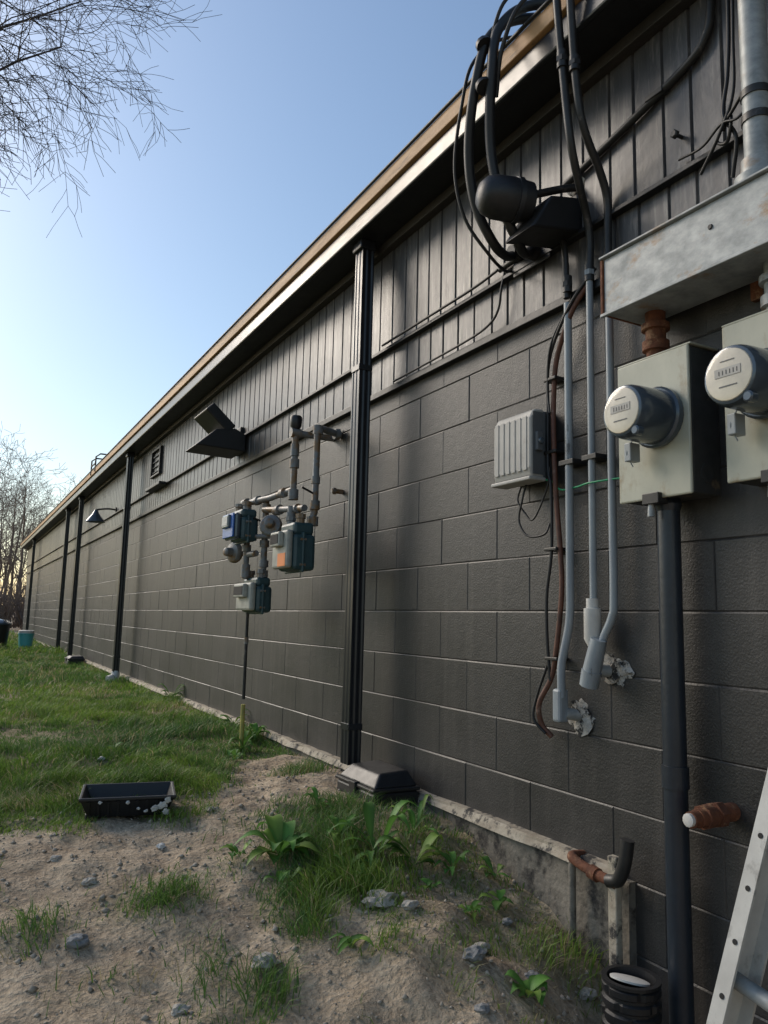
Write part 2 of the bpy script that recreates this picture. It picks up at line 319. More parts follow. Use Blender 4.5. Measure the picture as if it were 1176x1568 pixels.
bait(12.9,13.3,.06,.3,-.06,.08)
# ------------------------------------------------------------------ electric meters
def meter_socket(y0,y1,z0,z1,my,mz):
    g=group('electric_meter')
    box('socket_box',.0,.112,y0,y1,z0,z1,M_mboxd,g,.003)
    box('socket_cover',.114,.124,y0-.002,y1+.002,z0-.004,z1+.004,M_mbox,g,.005)
    box('top_lip',.0,.118,y0-.006,y1+.006,z1+.005,z1+.011,M_mbox,g,.002)
    lathe('ring',[(0,.088),(.006,.09),(.02,.09),(.026,.084)],(.124,my,mz),(-1,0,0),M_mring,g)
    lathe('body',[(.02,.078),(.03,.08),(.11,.079),(.135,.077),(.148,.072),(.151,.066)],(.124,my,mz),(-1,0,0),M_mring,g)
    lathe('dial',[(.148,.067),(.153,.064),(.155,.05)],(.124,my,mz),(-1,0,0),M_dial,g)
    box('nameplate',.2795,.2805,my-.036,my+.036,mz-.004,mz+.018,M_beige,g,0)
    for i in range(6): box('label_line',.2806,.2811,my-.028+.010*i,my-.026+.010*i,mz+.001,mz+.012,M_drkmet,g,0)
    box('label_bar',.2795,.2803,my-.02,my+.02,mz+.034,mz+.036,M_beiged,g,0)
    box('label_bar',.2795,.2803,my-.025,my+.025,mz-.03,mz-.027,M_beiged,g,0)
    lathe('latch_barrel',[(0,.014),(.02,.014),(.024,.01)],(.255,my-.05,mz-.066),(-1,0,0),M_mring,g,14)
    box('seal_tab',.15,.19,my+.05,my+.075,mz-.125,mz-.07,M_whc,g,.003)
    tube('seal_wire',[(.17,my+.06,mz-.06),(.19,my+.065,mz-.1),(.17,my+.06,mz-.14)],.002,M_whc,g,6,True)
    box('cover_hasp',.10,.14,(y0+y1)/2-.03,(y0+y1)/2+.03,z0-.02,z0+.012,M_drkmet,g,.002)
    tube('hasp_lock',[(.125,(y0+y1)/2+.01,z0-.01),(.125,(y0+y1)/2+.01,z0-.055)],[.008,.011],M_galv,g,10)
    lathe('knockout',[(0,.028),(.002,.028),(.003,.02),(.001,.012)],(.055,y0,z0+.06),(0,-1,0),M_mboxd,g,20)
    return g
meter_socket(1.45,1.715,1.115,1.535,1.555,1.345)
meter_socket(1.06,1.335,1.125,1.545,1.205,1.355)
# ------------------------------------------------------------------ wireway trough
g=group('metal_wireway')
box('trough',.02,.20,.35,1.69,1.69,1.868,M_galv,g,.003)
box('cover_lip_top',.015,.212,.345,1.70,1.869,1.876,M_galv,g,.002)
box('cover_lip_bottom',.196,.209,.345,1.70,1.682,1.692,M_galv,g,.002)
box('end_flange',.02,.206,1.691,1.70,1.69,1.866,M_rust,g,.001)
for y in (1.3,.95): lathe('screw',[(0,.008),(.004,.006)],(.2,y,1.80),(-1,0,0),M_drkmet,g,10)
for y in (1.30,1.05): box('bracket',0,.02,y-.02,y+.02,1.64,1.92,M_rust,g,.002)
for y in (1.60,1.2):
    lathe('conduit_nipple',[(0,.03),(.035,.03),(.037,.042),(.055,.042),(.057,.03),(.09,.03),(.092,.04),(.12,.04),(.122,.028),(.16,.028)],(.08,y,1.69),(0,0,-1),M_rust if y>1.5 else M_galv,g,18)
# ------------------------------------------------------------------ conduits
def conduit(pts,rad,mtl,name='electrical_conduit',straps=(),sm=True,couple=()):
    g=group(name); tube('pipe',pts,rad,mtl,g,12,sm,8)
    for (o,y,z) in straps: 
        box('strap',0,o+rad+.003,y-rad-.022,y+rad+.022,z-.009,z+.009,M_drkmet,g,.002)
    for (o,y,z,dy,dz) in couple:
        tube('coupling',[(o,y-dy,z-dz),(o,y+dy,z+dz)],rad*1.35,M_drkmet,g,12)
        tube('coupling_nut',[(o,y-dy*.3,z-dz*.3),(o,y+dy*.3,z+dz*.3)],rad*1.55,mtl,g,6)
    return g
conduit([(.295,1.8,3.35),(.29,1.8,3.0),(.285,1.8,2.82),(.255,1.8,2.51),(.23,1.8,2.32),(.16,1.84,2.22),(.08,1.89,2.15),(.05,1.905,2.07),(.05,1.91,1.95)],.0135,M_drkmet,couple=[(.263,1.8,2.60,0,.03)])
conduit([(.29,1.70,3.35),(.285,1.72,3.0),(.28,1.74,2.80),(.24,1.76,2.5),(.20,1.77,2.36),(.10,1.80,2.25),(.055,1.815,2.17),(.05,1.82,2.06),(.05,1.82,1.95)],.0135,M_drkmet,couple=[(.25,1.755,2.56,.0,.025)])
conduit([(.05,2.03,2.335),(.05,1.95,2.35),(.05,1.7,2.40),(.05,1.47,2.455),(.05,1.41,2.50),(.05,1.39,2.57),(.05,1.39,2.75)],.013,M_drkmet,straps=[(.05,1.60,2.425)])
conduit([(.05,2.42,2.165),(.05,2.32,2.17),(.05,2.16,2.175),(.05,2.07,2.16),(.05,2.035,2.09),(.05,2.025,1.9)],.012,M_drkmet,couple=[(.05,2.02,1.95,0,.03),(.05,2.3,2.17,.02,0)])
def LB(o,y,z,h=.12):
    return box('conduit_body',o-.02,o+.022,y-.02,y+.02,z-h/2,z+h/2,M_whc,None,.009)
ga=conduit([(.05,2.02,1.88),(.05,2.02,1.4),(.05,2.02,.9),(.05,2.025,.76),(.06,2.04,.66),(.065,2.05,.60),(.065,2.05,.50)],.014,M_whc,straps=[(.05,2.02,1.3)])
x=LB(.06,2.06,.475,.11); x.parent=ga
tube('entry_nipple',[(.05,2.05,.45),(-.02,2.03,.44)],.02,M_galv,ga)
gb=conduit([(.05,1.91,1.96),(.05,1.91,1.3),(.05,1.91,.76)],.012,M_whc,straps=[(.05,1.91,1.3)],couple=[(.05,1.91,1.95,0,.03)])
lathe('fitting',[(0,.02),(.03,.02),(.032,.028),(.13,.028),(.15,.018),(.16,.012)],(.055,1.91,.83),(0,0,-1),M_white,gb,16)
gc=conduit([(.05,1.82,1.96),(.05,1.82,1.2),(.05,1.82,.84),(.05,1.83,.77),(.055,1.865,.70),(.06,1.875,.64)],.013,M_whc,couple=[(.05,1.82,1.95,0,.03)])
for n_,(ya,za,yb,zb) in enumerate([(1.868,.70,1.9,.60),(1.9,.60,1.915,.55)]):
    tube('conduit_body',[(.07,ya,za),(.07,yb,zb)],[.026,.03] if n_==0 else [.033,.03],M_whc,gc,8)
tube('entry_nipple',[(.06,1.9,.60),(-.01,1.88,.60)],.02,M_galv,gc)
conduit([(.06,3.40,2.145),(.06,3.0,2.147),(.06,2.6,2.15),(.06,2.42,2.163)],.006,M_blk)
tube('communication_cable',[(.04,2.40,2.15),(.05,2.41,2.08),(.05,2.43,2.0),(.05,2.5,1.955),(.045,2.7,1.94),(.045,3.3,1.93)],.005,M_blk,None,8,True)
g=group('service_mast')
tube('mast_pipe',[(.15,1.187,1.87),(.15,1.187,3.9)],.034,M_galv,g,20)
lathe('mast_hub',[(0,.06),(.02,.06),(.025,.045),(.07,.042)],(.15,1.187,1.876),(0,0,1),M_galv,g)
for i,(dy,dz) in enumerate([(.0,2.12),(0,2.05)]): tube('clamp',[(.15,1.187,dz),(.15,1.187,dz+.02)],.038,M_drkmet,g,16)
lathe('weatherhead',[(0,.035),(.03,.05),(.1,.06),(.16,.04),(.18,.01)],(.15,1.187,3.9),(0,0,1),M_galv,g)
g=group('communication_cable')
tube('cable_a',[(.09,1.30,2.75),(.08,1.31,2.45),(.08,1.32,2.3),(.09,1.33,2.18),(.08,1.30,2.10),(.06,1.33,2.0)],.006,M_blk,g,8,True)
tube('cable_b',[(.09,1.28,2.75),(.09,1.29,2.4),(.1,1.29,2.22),(.1,1.34,2.12),(.08,1.42,2.05)],.005,M_blk,g,8,True)
tube('cable_c',[(.05,1.52,2.16),(.07,1.42,2.14),(.1,1.33,2.15),(.11,1.27,2.13),(.1,1.22,2.17)],.004,M_blk,g,8,True)
tube('cable_d',[(.08,1.34,2.14),(.09,1.31,2.17),(.1,1.30,2.13),(.08,1.33,2.1),(.08,1.36,2.13),(.12,1.25,2.18)],.005,M_blk,g,8,True)
g=group('wall_bolt'); tube('shank',[(.03,1.52,2.24),(.07,1.52,2.24)],.006,M_drkmet,g,8); lathe('head',[(0,.014),(.01,.014),(.014,.01)],(.06,1.52,2.24),(-1,0,0),M_drkmet,g,6)
# ------------------------------------------------------------------ heavy service cables
g=group('service_cable')
tube('cable_1',[(-.5,1.75,2.95),(-.1,1.95,2.97),(.2,2.03,2.95),(.36,2.06,2.84),(.40,2.10,2.66),(.38,2.17,2.45),(.33,2.20,2.27),(.25,2.20,2.14),(.15,2.25,2.13),(.05,2.32,2.19)],.018,M_blk,g,12,True)
tube('cable_2',[(-.5,1.7,2.93),(-.1,1.9,2.98),(.2,1.98,2.97),(.35,2.02,2.85),(.375,2.04,2.66),(.34,2.09,2.42),(.29,2.09,2.22),(.22,2.10,2.12),(.14,2.15,2.10),(.06,2.2,2.16)],.018,M_blk,g,12,True)
tube('cable_3',[(-.5,1.85,2.9),(0,2.05,2.93),(.25,2.10,2.90),(.38,2.14,2.78),(.40,2.19,2.62),(.38,2.26,2.42),(.32,2.28,2.25),(.22,2.26,2.12),(.12,2.3,2.1),(.04,2.36,2.14)],.0065,M_blk,g,8,True)
tube('cable_4',[(-.5,1.6,2.9),(0,1.8,2.95),(.22,1.86,2.95),(.33,1.93,2.88),(.36,2.0,2.74),(.34,2.06,2.6)],.008,M_blk,g,8,True)
tube('cable_5',[(-.5,1.68,2.9),(0,1.84,2.97),(.25,1.92,2.99),(.35,1.99,2.93),(.37,2.05,2.8),(.36,2.08,2.68)],.007,M_blk,g,8,True)
for z in (2.78,2.62): tube('cable_tie',[(.39,2.06,z),(.39,2.07,z+.015)],.03,M_blk,g,12)
g=group('cable_junction'); 
for (o,y,z,r_,l) in [(.0,2.30,2.19,.028,.09),(.0,2.2,2.15,.028,.09),(.0,2.14,2.22,.02,.07)]:
    lathe('gland',[(0,r_*1.3),(.03,r_*1.3),(.032,r_),(l,r_)],(o,y,z),(-1,0,-.1),M_drkmet,g,14)
box('plate',.034,.045,2.12,2.34,2.10,2.24,M_trim,g,.004)
# ------------------------------------------------------------------ floodlights
g=group('floodlight')
lathe('lamp_head',[(-.01,.05),(.0,.07),(.07,.077),(.13,.075),(.165,.064),(.185,.043),(.192,.01)],(.21,2.04,2.225),(-.95,.25,.02),M_blkp,g,30)
lathe('lens_rim',[(0,.081),(.018,.081)],(.25,2.05,2.225),(-.95,.25,.02),M_dsp,g,30)
prism('hood',[(-.03,1.96,2.13),(-.26,1.96,2.09),(-.17,1.96,2.23),(-.03,1.96,2.26)],(0,.16,0),M_blkp,g,.008)
box('mount',.0,.05,1.96,2.08,2.12,2.28,M_blkp,g,.01)
tube('mount_arm',[(.03,1.98,2.31),(.1,2.0,2.29),(.2,2.02,2.25)],.014,M_drkmet,g,10,True)
g=group('floodlight')
prism('lamp_housing',[(-.12,5.62,2.18),(-.30,5.62,2.34),(-.36,5.62,2.28),(-.18,5.62,2.12)],(0,.36,0),M_trim,g,.01)
prism('hood',[(-.04,5.62,1.99),(-.42,5.62,2.00),(-.27,5.62,2.14),(-.12,5.62,2.16),(-.04,5.62,2.12)],(0,.34,0),M_blkp,g,.008)
box('mount',.0,.06,5.7,5.88,2.0,2.2,M_trim,g,.006)
g=group('barn_light')
lathe('shade',[(0,.02),(.03,.035),(.06,.05),(.16,.125),(.17,.127),(.165,.12),(.07,.04)],(.30,11.2,2.15),(0,0,-1),M_mring,g,24)
tube('arm',[(.03,11.2,2.17),(.15,11.2,2.175),(.30,11.2,2.15)],.012,M_drkmet,g,8,True)
lathe('wall_plate',[(0,.04),(.02,.035)],(.03,11.2,2.17),(-1,0,0),M_drkmet,g,16)
g=group('roof_access_rail')
for y in (11.9,12.3): tube('post',[(.26,y,2.80),(.26,y,3.02),(.2,y,3.07),(-.3,y,3.07),(-.35,y,2.85)],.012,M_drkmet,g,8)
tube('rung',[(.26,11.9,2.93),(.26,12.3,2.93)],.010,M_drkmet,g,8)
g=group('rooftop_unit'); box('unit',-1.6,-.8,20,20.9,2.9,3.3,M_drkmet,g,.02); box('unit_top',-1.65,-.75,19.95,20.95,3.3,3.34,M_trim,g,.01)
# ------------------------------------------------------------------ telephone box
g=group('telephone_junction_box')
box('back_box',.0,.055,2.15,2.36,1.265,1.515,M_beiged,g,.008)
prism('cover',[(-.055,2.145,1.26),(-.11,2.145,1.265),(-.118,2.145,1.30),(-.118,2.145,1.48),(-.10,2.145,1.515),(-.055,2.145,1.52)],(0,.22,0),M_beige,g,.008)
box('side_shade',.06,.108,2.1425,2.146,1.275,1.505,M_beiged,g,0)  # thin dark sheet over the cover's near side, painted shade
for i in range(6): 
    y=2.165+i*.033; box('cover_rib',.117,.1205,y,y+.022,1.29,1.49,M_beige,g,.003)
box('cover_lip',.05,.126,2.14,2.37,1.252,1.266,M_beige,g,.004)
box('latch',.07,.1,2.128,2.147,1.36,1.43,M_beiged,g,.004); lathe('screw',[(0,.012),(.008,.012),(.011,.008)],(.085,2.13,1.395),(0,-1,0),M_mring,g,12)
g=group('communication_cable')
tube('old_cable',[(.03,1.93,1.93),(.05,2.0,1.84),(.04,2.09,1.7),(.035,2.115,1.55),(.04,2.11,1.4),(.04,2.10,1.2),(.035,2.085,1.0),(.035,2.08,.85),(.04,2.105,.65),(.04,2.13,.56),(.06,2.17,.47),(.05,2.17,.40),(.03,2.14,.36)],.0095,M_redcab,g,10,True)
tube('black_cable',[(.03,1.90,1.97),(.06,2.0,1.86),(.05,2.12,1.7),(.045,2.135,1.5),(.05,2.13,1.3),(.05,2.115,1.22),(.045,2.12,1.0),(.05,2.14,.85),(.05,2.14,.7),(.045,2.13,.55)],.006,M_blk,g,8,True)
tube('thin_cable',[(.03,2.02,1.9),(.06,2.10,1.75),(.05,2.13,1.6),(.05,2.12,1.5)],.004,M_blk,g,8,True)
tube('loop_cable',[(.06,2.24,1.255),(.07,2.25,1.2),(.07,2.27,1.12),(.07,2.22,1.06),(.06,2.14,1.06),(.05,2.12,1.10)],.004,M_blk,g,8,True)
tube('loop_cable_b',[(.05,2.28,1.255),(.06,2.29,1.2),(.06,2.25,1.15),(.06,2.2,1.12),(.05,2.14,1.22),(.05,2.12,1.3)],.0035,M_blk,g,8,True)
tube('loose_end',[(.05,2.14,.6),(.06,2.18,.5),(.07,2.19,.42),(.05,2.15,.37)],.005,M_blk,g,8,True)
for z in (1.62,1.35,1.0,.62): box('cable_clip',0,.055,2.085,2.15,z,z+.012,M_drkmet,g,.003)
tube('ground_wire',[(.06,2.16,1.262),(.04,2.12,1.25),(.035,2.08,1.215),(.05,1.98,1.21),(.07,1.9,1.21),(.05,1.78,1.21),(.03,1.7,1.2)],.0032,M_green,None,8,True)
def lump(name,c,s,mtl,parent=None,seed=0,sub=3,amp=.3):
    bm=bmesh.new(); bmesh.ops.create_icosphere(bm,subdivisions=sub,radius=1)
    for v in bm.verts:
        n=noise.noise(v.co*1.6+Vector((seed*3.1,seed,0)))+.5*noise.noise(v.co*4+Vector((seed,0,seed*2)))
        v.co*=1+amp*n
    me=bpy.data.meshes.new(name); bm.to_mesh(me); bm.free(); ob=bpy.data.objects.new(name,me); scn.collection.objects.link(ob)
    for v in me.vertices: v.co=Vector((v.co.x*s[0]+c[0],v.co.y*s[1]+c[1],v.co.z*s[2]+c[2]))
    me.materials.append(mtl)
    if parent: ob.parent=parent
    return ob
lump('broken_mortar_patch',(0,2.03,.44),(.012,.055,.05),M_plast,None,1,3,.9)
lump('broken_mortar_patch',(0,1.86,.60),(.012,.05,.05),M_plast,None,2,3,.9)
lump('broken_mortar_patch',(-.03,1.99,2.32),(.012,.04,.03),M_plast,None,3,3,.6)
# ------------------------------------------------------------------ dark vertical pipe + rusty pipes
g=group('drain_pipe')
tube('riser',[(.062,1.585,1.10),(.062,1.585,-.75)],.0325,M_pvc,g,24)
tube('coupling',[(.062,1.585,.30),(.062,1.585,.36)],.037,M_pvc,g,24)
lathe('top_reducer',[(0,.033),(.02,.038),(.04,.03),(.06,.02)],(.062,1.585,1.08),(0,0,1),M_pvc,g,20)
g=group('rusty_pipe')
tube('drop',[(.07,2.0,-.01),(.07,2.0,-.33)],.012,M_found,g,10)
tube('run',[(.0,2.02,.0),(.07,2.0,.01),(.08,1.95,.0),(.08,1.88,-.01),(.08,1.80,-.015)],.016,M_rust,g,12,True)
tube('elbow',[(.08,1.83,-.015),(.08,1.79,.0),(.08,1.765,.05),(.075,1.755,.12)],.02,M_drkmet,g,12,True)
tube('collar',[(.08,1.905,-.008),(.08,1.875,-.012)],.022,M_rust,g,12)
box('flat_strap',.06,.085,1.795,1.83,-.33,.06,M_ledge,g,.004)
box('rust_plate',.07,.088,1.785,1.84,-.34,-.26,M_rust,g,.003)
g=group('rusty_pipe')
tube('stub',[(0,1.45,.26),(.14,1.45,.255)],.024,M_rust,g,16)
tube('nut',[(.05,1.45,.258),(.075,1.45,.257)],.034,M_rust,g,6); tube('nut',[(.09,1.45,.258),(.12,1.45,.256)],.032,M_rust,g,8)
tube('cap',[(.14,1.45,.255),(.165,1.45,.254)],.021,M_rust,g,16)
lathe('plug_face',[(0,.017),(.010,.017),(.012,.012)],(.165,1.45,.254),(-1,0,0),M_white,g,12)
g=group('corrugated_drain_pipe')
n=40; V=[];Fc=[]; zt=-.185
rows=[]
zz=-.70
while zz<zt-.03:
    rows+=[(zz,0),(zz+.005,1),(zz+.020,1),(zz+.025,0),(zz+.032,0)]; zz+=.032
rows+=[(zt-.01,0),(zt-.008,1),(zt,1),(zt,-2),(zt-.08,-2)]
for i,(z,kd) in enumerate(rows):
    for j in range(n):
        a=2*math.pi*j/n
        rad={0:.070,-2:.063}.get(kd,.077)
        if kd==1 and i<len(rows)-5 and (j+3*(i//5))%8==0: rad=.071
        V.append((-.2+math.cos(a)*rad,1.63+math.sin(a)*rad,z))
for i in range(len(rows)-1):
    for j in range(n): Fc.append((i*n+j,i*n+(j+1)%n,(i+1)*n+(j+1)%n,(i+1)*n+j))
mk('pipe_wall',V,Fc,M_blkp,g)
lathe('cap_disc',[(0,.052),(.005,.052),(.007,.046)],(.2,1.635,zt-.012),(.25,.1,1),M_white,g,24)
# ladder leaning on the wall
g=group('ladder')
A=Vector((-.66,1.10,-.42)); Bv=Vector((-.03,.66,2.35)); d=(Bv-A).normalized(); wy=Vector((0,-.42,0)); wy=(wy-d*wy.dot(d)).normalized()*.42
nrm=d.cross(wy).normalized()
if nrm.x>0: nrm=-nrm
def rail(o):
    a=wy.normalized()
    P=lambda u,v,t: A+o+a*u+nrm*v+d*t
    Lh=(Bv-A).length
    sec=[(0,0),(.03,0),(.03,.006),(.006,.006),(.006,.074),(.03,.074),(.03,.08),(0,.08)]
    V=[P(u,v,0) for u,v in sec]+[P(u,v,Lh) for u,v in sec]; n=8
    o_=mk('rail',V,[tuple(range(n)),tuple(range(n,2*n))]+[(i,(i+1)%n,n+(i+1)%n,n+i) for i in range(n)],M_ladder,g); bm_fix(o_)
rail(Vector((0,0,0))); rail(wy-wy.normalized()*.03)
for i in range(9):
    t=.25+i*.3; p=A+nrm*.04+d*t; q=p+wy
    tube('rung',[(-p.x,p.y,p.z),(-q.x,q.y,q.z)],.015,M_galv,g,10)
for i in range(30):
    t=.05+i*.095; p=A+nrm*.08+wy.normalized()*.017+d*t
    lathe('rivet_hole',[(0,.005),(.0012,.005)],(-p.x,p.y,p.z),nrm,M_hole,g,10)
# ------------------------------------------------------------------ gas meters
def gas_meter(y0,y1,o0,o1,z0,z1,front,sticker=False,blue=False):
    g=group('gas_meter')
    zc=z0+(z1-z0)*.76; om=(o0+o1)/2
    box('body',o0+.012,o1-.035,y0,y1,z0+.01,zc,M_teal,g,.022)
    box('body_flange',om-.01,om+.006,y0-.010,y1+.010,z0,zc+.008,M_teal,g,.006)
    box('top_casting',o0+.02,o1-.04,y0+.015,y1-.015,zc-.005,z1,M_teal,g,.018)
    box('front_cover',o1-.037,o1,y0+.005,y1-.005,z0+.02,zc+.02,front,g,.014)
    box('index_box',o1,o1+.03,y0+.05,y1-.05,zc-.07,zc+.01,front,g,.008)
    box('index_glass',o1+.0305,o1+.033,y0+.06,y1-.06,zc-.055,zc-.005,M_white if blue else M_hole,g,0)
    if blue: box('blue_bezel',o1+.0005,o1+.012,y0+.012,y1-.012,z0+.03,zc+.018,M_blue,g,.004)
    for yy in (y0+.045,y1-.045): lathe('spud',[(0,.024),(.03,.024),(.032,.03),(.055,.03)],(om,yy,z1-.01),(0,0,1),M_gpipe,g,8)
    for yy in (y0-.004,y1+.004):
        for zz in (z0+.04,zc-.03): lathe('bolt',[(-.016,.007),(.016,.007)],(om,yy,zz),(-1,0,0),M_gpipe,g,6)
    if sticker: box('sticker',o1+.0005,o1+.002,y0+.02,y0+.13,z0+.03,z0+.10,M_stick,g,0)
gas_meter(3.83,4.06,.19,.37,.985,1.255,M_gpale,True)
gas_meter(4.42,4.64,.31,.47,1.18,1.385,M_mring,blue=True)
gas_meter(4.38,4.66,.22,.37,.76,.98,M_gpale)
g=group('gas_pipe')
def gp(pts,r_=.019,sm=False,m_=M_gpipe): tube('pipe',pts,r_,m_,g,12,sm)
def fit(o,y,z,ax,r_=.028,l=.05):
    a=Vector(ax).normalized(); a2=(-a.x*l/2,a.y*l/2,a.z*l/2)
    tube('fitting',[(o-a2[0],y-a2[1],z-a2[2]),(o+a2[0],y+a2[1],z+a2[2])],r_,M_gpipe,g,10)
gp([(.24,4.1,1.42),(.24,4.1,1.80)]); fit(.24,4.1,1.62,(0,0,1)); fit(.24,4.1,1.70,(0,0,1),.025,.07); fit(.24,4.1,1.44,(0,0,1),.030,.06)
gp([(.24,4.1,1.80),(.0,4.1,1.80)]); fit(.24,4.1,1.80,(1,0,0),.028,.06)
gp([(.22,3.9,1.24),(.19,3.9,1.32),(.19,3.9,1.78)]); fit(.19,3.9,1.36,(0,0,1)); fit(.20,3.9,1.27,(0,0,1),.032,.05); fit(.19,3.9,1.5,(0,0,1),.025,.04)
gp([(.19,3.9,1.78),(.17,3.92,1.80),(.0,4.0,1.80)],.02,True); fit(.185,3.905,1.785,(0,0,1),.029,.05); fit(.03,3.99,1.80,(1,0,0),.032,.03)
gp([(.24,4.1,1.47),(.28,4.35,1.45),(.35,4.62,1.44)]); fit(.26,4.2,1.462,(0,1,0)); fit(.31,4.5,1.448,(0,1,0)); fit(.35,4.6,1.44,(0,1,0),.029,.06)
gp([(.25,3.9,1.34),(.26,4.15,1.36),(.3,4.4,1.38)]); fit(.255,4.0,1.345,(0,1,0)); fit(.27,4.25,1.365,(0,1,0),.03,.07)
gp([(.28,4.43,1.45),(.28,4.43,.97)]); 
for z in (1.40,1.30,1.18,1.06,1.0): fit(.28,4.43,z,(0,0,1),.029,.04)
gp([(.34,4.58,1.44),(.34,4.58,.97)])
for z in (1.16,1.04,1.0): fit(.34,4.58,z,(0,0,1),.028,.04)
gp([(.28,4.02,1.24),(.28,4.02,1.36)]); fit(.28,4.02,1.30,(0,0,1))
gp([(.33,4.43,1.12),(.33,4.60,1.12)]); gp([(.22,4.3,1.22),(.40,4.5,1.22)],.014)
gp([(.30,4.62,.78),(.30,4.62,.25)],.010,False,M_drkmet); gp([(.30,4.62,.22),(.30,4.62,-.1)],.013,False,M_yel); fit(.30,4.62,.6,(0,0,1),.014,.04)
gp([(.07,3.95,1.46),(.0,3.95,1.46)],.014); fit(.055,3.95,1.46,(1,0,0),.020,.02)
lathe('vent_cap',[(0,.02),(.02,.033),(.07,.036),(.08,.03),(.085,.01)],(.24,4.1,1.82),(0,0,1),M_blkp,g,16)
gp([(.27,4.42,1.30),(.36,4.42,1.33)],.006,False,M_blk); gp([(.19,3.9,1.42),(.28,3.88,1.45)],.006,False,M_blk)
def regulator(o,y,z,ax):
    g=group('gas_regulator')
    lathe('diaphragm',[(-.03,.025),(-.022,.058),(-.008,.066),(.008,.066),(.022,.058),(.03,.03),(.07,.026),(.075,.018)],(o,y,z),ax,M_gpipe,g,24)
    lathe('body',[(-.06,.022),(-.03,.026)],(o,y,z),ax,M_gpipe,g,12)
    for i in range(8):
        a=i*math.pi/4
        A_=Vector(ax).normalized(); u=A_.orthogonal().normalized(); w=A_.cross(u); c=Vector((-o,y,z))+(u*math.cos(a)+w*math.sin(a))*.058
        lathe('bolt',[(-.014,.005),(.014,.005)],(-c.x,c.y,c.z),ax,M_drkmet,g,6)
regulator(.31,4.25,1.27,(-.5,-.8,.2)); regulator(.37,4.72,1.14,(-.8,-.3,0))
# ------------------------------------------------------------------ paint tray
g=group('paint_tray')
def tray(cx,cy,cz,ang,L=.34,W=.25,h=.075):
    ca,sa=math.cos(ang),math.sin(ang)
    def T(u,v,w): return (cx+u*ca-v*sa,cy+u*sa+v*ca,cz+w)
    V=[];Fc=[]
    rings=[(.82,.78,0.004),(1,1,h),(1.06,1.09,h),(1.06,1.09,h-.012),(1.02,1.03,h-.014),(.85,.82,-.004)]
    for sx,sy,w in rings:
        for (a,b) in [(-1,-1),(1,-1),(1,1),(-1,1)]: V.append(T(a*sx*L/2,b*sy*W/2,w))
    for i in range(len(rings)-1):
        for j in range(4): Fc.append((4*i+j,4*i+(j+1)%4,4*i+4+(j+1)%4,4*i+4+j))
    Fc.append((0,1,2,3)); Fc.append((20,23,22,21))
    o=mk('tray',V,Fc,M_blkp,g); bm_fix(o); bev(o,.003)
    for i in range(9):
        u=-.42*L+i*.105*L
        V=[T(u-.004,-.43*W,.003),(T(u+.004,-.43*W,.003)),T(u+.004,-.51*W-.004,h-.014),T(u-.004,-.51*W-.004,h-.014),
           T(u-.004,-.46*W,.0),(T(u+.004,-.46*W,.0)),T(u+.004,-.55*W-.003,h-.014),T(u-.004,-.55*W-.003,h-.014)]
        o=mk('rib',V,[(0,1,2,3),(4,5,6,7),(0,1,5,4),(1,2,6,5),(2,3,7,6),(3,0,4,7)],M_blkp,g); bm_fix(o)
    for (u,w,s) in [(.30,.03,.014),(.38,.04,.016),(.2,.02,.008),(.42,.015,.013),(.0,.055,.008),(-.3,.06,.007),(.44,.06,.012),(.12,.03,.006)]:
        c=T(u*L,-.50*W-.008-w*.15,w); lump('paint_splatter',c,(s,.004,s*.8),M_white,g,int(u*100)+5,2,.8)
    for (u,v) in [(-.42,-.38),(.42,-.38)]:
        c=T(u*L,v*W,-.02); box('foot',-c[0]-.012,-c[0]+.012,c[1]-.012,c[1]+.012,c[2],c[2]+.03,M_blkp,g,.003)
tz=float(ground_z(-1.20,3.32)); tray(-1.195,3.35,tz+.02,-.2)
# ------------------------------------------------------------------ far props
g=group('plastic_bucket'); z=float(ground_z(-.57,17.6))
lathe('bucket',[(0,.12),(.30,.145),(.31,.155),(.33,.155),(.33,.14)],(.57,17.6,z),(0,0,1),M_teals,g); lathe('lid',[(.0,.15),(.05,.15),(.06,.13)],(.57,17.6,z+.33),(0,0,1),M_white,g)
g=group('trash_can'); z=float(ground_z(-1.0,17.5))
lathe('can',[(0,.19),(.5,.24)],(1.12,17.5,z),(0,0,1),M_blkp,g); lathe('lid',[(0,.26),(.03,.26),(.08,.2),(.11,.05)],(1.12,17.5,z+.5),(0,0,1),M_mring,g)
# ------------------------------------------------------------------ ground
def axis(segs):
    out=[]
    for a,b,s in segs: out+=list(np.arange(a,b,s))
    return np.array(out)
gx=axis([(-200,-40,20),(-40,-10,3),(-10,-3.5,.4),(-3.5,-2.2,.08),(-2.2,.06,.02),(.06,1,.3),(1,12,1.5),(12,40,4),(40,201,20)])
gy=axis([(-60,-10,10),(-10,.4,.8),(.4,1.2,.08),(1.2,4.6,.02),(4.6,7,.06),(7,14,.2),(14,40,1),(40,120,5),(120,401,20)])
X,Y=np.meshgrid(gx,gy); Z=ground_z(X,Y); 
ins=(X>.03)&(X<8.9)&(Y>YN)&(Y<YF); Z=np.where(ins,-.5,Z)
nx,ny=len(gx),len(gy)
co=np.stack([X,Y,Z],-1).reshape(-1,3)
ii=np.arange(nx*ny).reshape(ny,nx); q=np.stack([ii[:-1,:-1],ii[:-1,1:],ii[1:,1:],ii[1:,:-1]],-1).reshape(-1,4)
